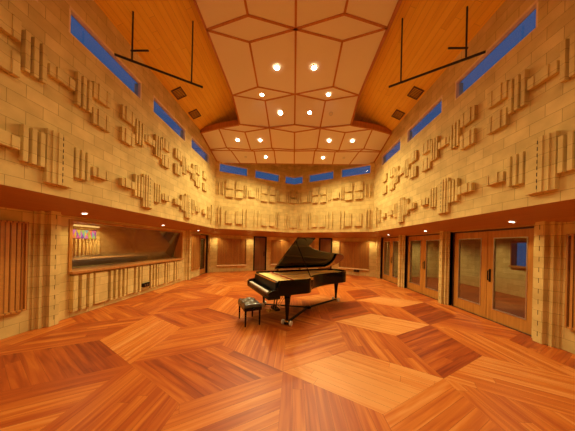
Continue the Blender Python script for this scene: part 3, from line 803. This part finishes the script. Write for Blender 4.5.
# lid: main panel hinged on the bass side, front flap folded back on it
PH = math.radians(33.5); FX = .34
def lidpt(x, y, dz=0):
    """closed-lid coordinates -> raised"""
    r = HW+.02-y; return Vector((x, HW+.02-r*math.cos(PH)+dz*math.sin(PH), RZ1+.02+r*math.sin(PH)+dz*math.cos(PH)))
def lid_outline():
    o = outline(FX, -.02); return o
LO = lid_outline(); LO[0] = (FX, HW+.02); LO[-1] = (FX, -HW-.02)
m = MB(); m.prism([lidpt(x,y) for x,y in LO], lidpt(0,0,.022)-lidpt(0,0,0)); lid = m.build('lid', LIDB, pn, bevel=.004)
m = MB(); fl = .5
m.prism([lidpt(FX,HW-.02,.026),lidpt(FX+fl,HW-.02,.026),lidpt(FX+fl,-HW-.02,.026),lidpt(FX,-HW-.02,.026)], lidpt(0,0,.022)-lidpt(0,0,0)); m.build('front_flap', LIDB, lid, bevel=.004)
for x in (.45,1.2,2.0): MB().tube((x-.04,HW+.02,RZ1+.01),(x+.04,HW+.02,RZ1+.01),.012,8).build('hinge', BRASS, lid)
# prop stick
a = Vector((.62,-HW+.07,RZ1-.02)); b = lidpt(.42,-.58,-.005)
MB().tube(a, b, .012, 8, .010).build('prop_stick', BLACK, pn)
MB().box(a.x-.03,a.x+.03,a.y-.025,a.y+.025,RZ1-.03,RZ1+.03).build('prop_socket', BRASS, pn)

# piano dolly (three arms on casters under the legs)
dl = empty('piano_dolly', MID, ang, label='black three-armed dolly with casters under the grand piano', cat='dolly')
hub = Vector((.98,-.05,.085))
for i, (x, y) in enumerate(LEGS):
    p = Vector((x,y,.07)); d = (hub-p).normalized(); q = Vector((-d.y,d.x,0)).normalized()*.026
    p2 = p+Vector((0,0,-.03))
    m = MB(); m.prism([p-q-d*.08, hub-q, hub+q, p+q-d*.08], (0,0,-.028) if False else (0,0,-.03)); ar = m.build('arm', SATIN, dl, bevel=.004)
    m = MB(); m.lathe((x,y,.036), [(.0001,0),(.062,0),(.066,.02),(.0001,.02)], 16); m.build('leg_cup', SATIN, dl)
    side = Vector((d.y,-d.x,0)).normalized()
    sd = -1 if i != 0 else 1
    c = p+Vector((0,0,0))+side*sd*.0-d*.0
    for sgn in (-1,1):
        w0 = Vector((x,y,.04))+side*sgn*.10+Vector((0,0,.016))
        cm = MB(); cm.tube(w0-side*.018, w0+side*.018, .055, 18); cm.build('caster_wheel', WHITEP, dl, smooth=True)
    m = MB(); m.tube(Vector((x,y,.04))-side*.12+Vector((0,0,.016)), Vector((x,y,.056))+side*.12, .008, 8); m.build('axle', STEEL, dl)
MB().lathe(hub-Vector((0,0,.035)), [(.0001,0),(.09,0),(.09,.04),(.05,.055),(.0001,.055)], 20).build('hub', SATIN, dl)
# bench
bn = empty('piano_bench', (-.885,4.41,0), ang, label='black tufted leather piano bench in front of the keyboard', cat='bench')
BW, BD = .30, .19     # half length along keyboard (local y), half depth (local x)
nx_, ny_ = 40, 64
vs, fs = [], []
for i in range(nx_+1):
    for j in range(ny_+1):
        x = -BD+2*BD*i/nx_; y = -BW+2*BW*j/ny_
        ex = min(1, (1-abs(x)/BD)*6); ey = min(1, (1-abs(y)/BW)*9); e_ = math.sqrt(max(0,min(ex,ey)))
        u = (x+BD)/(2*BD)*3; v = (y+BW)/(2*BW)*5
        # diagonal tufting
        t = abs(math.sin(PI*(u+v)/2*1.0))*abs(math.sin(PI*(u-v)/2*1.0))
        h = .405+.05*e_+.022*min(1,t**.45)*e_
        vs.append((x,y,h))
for i in range(nx_):
    for j in range(ny_):
        a = i*(ny_+1)+j; fs.append((a,a+ny_+1,a+ny_+2,a+1))
m = MB()
for f in fs: m.face([vs[k] for k in f], [(vs[k][0],vs[k][1]) for k in f])
m.build('tufted_cushion', LEATHER, bn, smooth=True)
MB().box(-BD,BD,-BW,BW,.33,.408).build('seat_frame', BLACK, bn, bevel=.008)
m = MB()
for i in range(1,3):
    for j in range(1,5):
        u, v = i, j
        if (u+v) % 2 == 0: m.lathe((-BD+2*BD*i/3,-BW+2*BW*j/5,.452), [(.009,0),(.006,.006),(.0001,.008)], 10)
m.build('buttons', LEATHER, bn)
for sx in (-1,1):
    for sy in (-1,1):
        MB().lathe((sx*(BD-.035),sy*(BW-.04),0), [(.0001,0),(.015,0),(.017,.03),(.024,.33),(.0001,.33)], 8).build('leg', BLACK, bn)
    MB().tube((sx*(BD+.0),0,.37),(sx*(BD+.0),0,.37+.001),.001,4) if False else None
for sy in (-1,1): MB().tube((0,sy*BW,.37),(0,sy*(BW+.05),.37),.022,14).build('height_knob', SATIN, bn, smooth=True)

# ------------------------------------------------------------------ groups and place words
for o in list(COL.objects):
    if o.parent: continue
    k = o.name.split('.')[0]
    if k == 'downlight':
        o['group'] = 'round lamps in the suspended ceiling' if abs(o.location.x) < 3.5 and o.location.z > 5 else ('small lamps in the lobby ceiling' if o.location.x > 5.2 else ('lamps in the control room ceiling' if o.location.x < -5.2 else 'small round lamps in the wooden soffit'))
    elif k == 'ceiling_vent': o['group'] = 'vents in the sloping board ceiling'
    elif k == 'hanging_pipe_rail': o['group'] = 'pipe rails under the ceiling slopes'
    elif k == 'acoustic_panel': o['group'] = 'slatted wood panels on the lower walls'
    elif k == 'outlet_box': o['group'] = 'black outlet boxes near the floor'
    elif k == 'ceiling_cloud': o['group'] = 'suspended cream ceiling sections'
    elif k == 'pilaster': o['group'] = 'stepped block pilasters'
PILW = ['right pilaster nearest the camera, between wood panel and nearest glazed doors','right pilaster between the nearest and middle glazed doors','right pilaster between the middle and farthest glazed doors',
        'right pilaster at the far corner beyond the farthest glazed doors','left pilaster between the near wood panel and the control-room window','left pilaster just beyond the control-room window','left pilaster at the far corner beyond the door']
for t, o in zip(PILW, [x for x in COL.objects if x.name.split('.')[0] == 'pilaster']): o['label'] = t
WINW = ['above the camera','nearer','middle','farthest']
for i in range(wn):
    o = bpy.data.objects['window_%d' % (i+1)]
    if i < 8:
        o['label'] = '%s dusk-blue clerestory strip high on the %s wall, %s one of four' % ('near' if i % 4 < 2 else 'far', 'left' if i < 4 else 'right', ('first','second','third','last')[i % 4])
    elif i < 12: o['label'] = '%s dusk-blue clerestory strip on the %s half of the rear wall' % (('corner','inner')[i % 2], 'left' if i < 10 else 'right')
    else: o['label'] = 'short bent clerestory strip at the crease of the rear wall'
for n_, t in {'ceiling_control_room':'wooden ceiling of the control room','floor_control_room':'dark carpet of the control room','wall_control_room':'finned block wall at the back of the control room',
              'wall_control_room_near':'near side wall of the control room','wall_control_room_far':'brown wood wall at the far side of the control room','wall_passage_end':'block wall ending the passage behind the left door',
              'floor_lobby':'wood floor of the lobby behind the glazed doors','ceiling_lobby':'wooden ceiling of the lobby','wall_lobby':'block wall of the lobby holding a small window',
              'wall_lobby_near':'near end wall of the lobby','wall_lobby_far':'far end wall of the lobby'}.items(): bpy.data.objects[n_]['label'] = t
for n_, t in {'soffit_left':'brown wooden soffit along the left wall','soffit_right':'brown wooden soffit along the right wall','soffit_rear_left':'brown wooden soffit, left half of the rear wall','soffit_rear_right':'brown wooden soffit, right half of the rear wall'}.items(): bpy.data.objects[n_]['label'] = t

# ------------------------------------------------------------------ world, camera, view
W = bpy.data.worlds.new('dusk'); S.world = W; W.use_nodes = True
bg = W.node_tree.nodes['Background']; bg.inputs[0].default_value = (.06,.12,.24,1); bg.inputs[1].default_value = .85
cam = bpy.data.cameras.new('camera'); co = bpy.data.objects.new('camera', cam); COL.objects.link(co); S.camera = co
cam.sensor_width = 36; cam.sensor_fit = 'HORIZONTAL'; cam.lens = 197.33/575*36
cam.shift_y = (244.57-215.5)/575; cam.clip_start = .05
YAW, ROLL = .0323, .024
R = Matrix.Rotation(YAW, 4, 'Z') @ Matrix.Rotation(PI/2, 4, 'X') @ Matrix.Rotation(ROLL, 4, 'Z')
co.matrix_world = Matrix.Translation((.0817,0,1.75)) @ R
S.view_settings.view_transform = 'Standard'; S.view_settings.look = 'None'; S.view_settings.exposure = 0; S.view_settings.gamma = 1
S.cycles.use_denoising = True
S.cycles.max_bounces = 10; S.cycles.diffuse_bounces = 6; S.cycles.transparent_max_bounces = 12
S.cycles.sample_clamp_indirect = 6
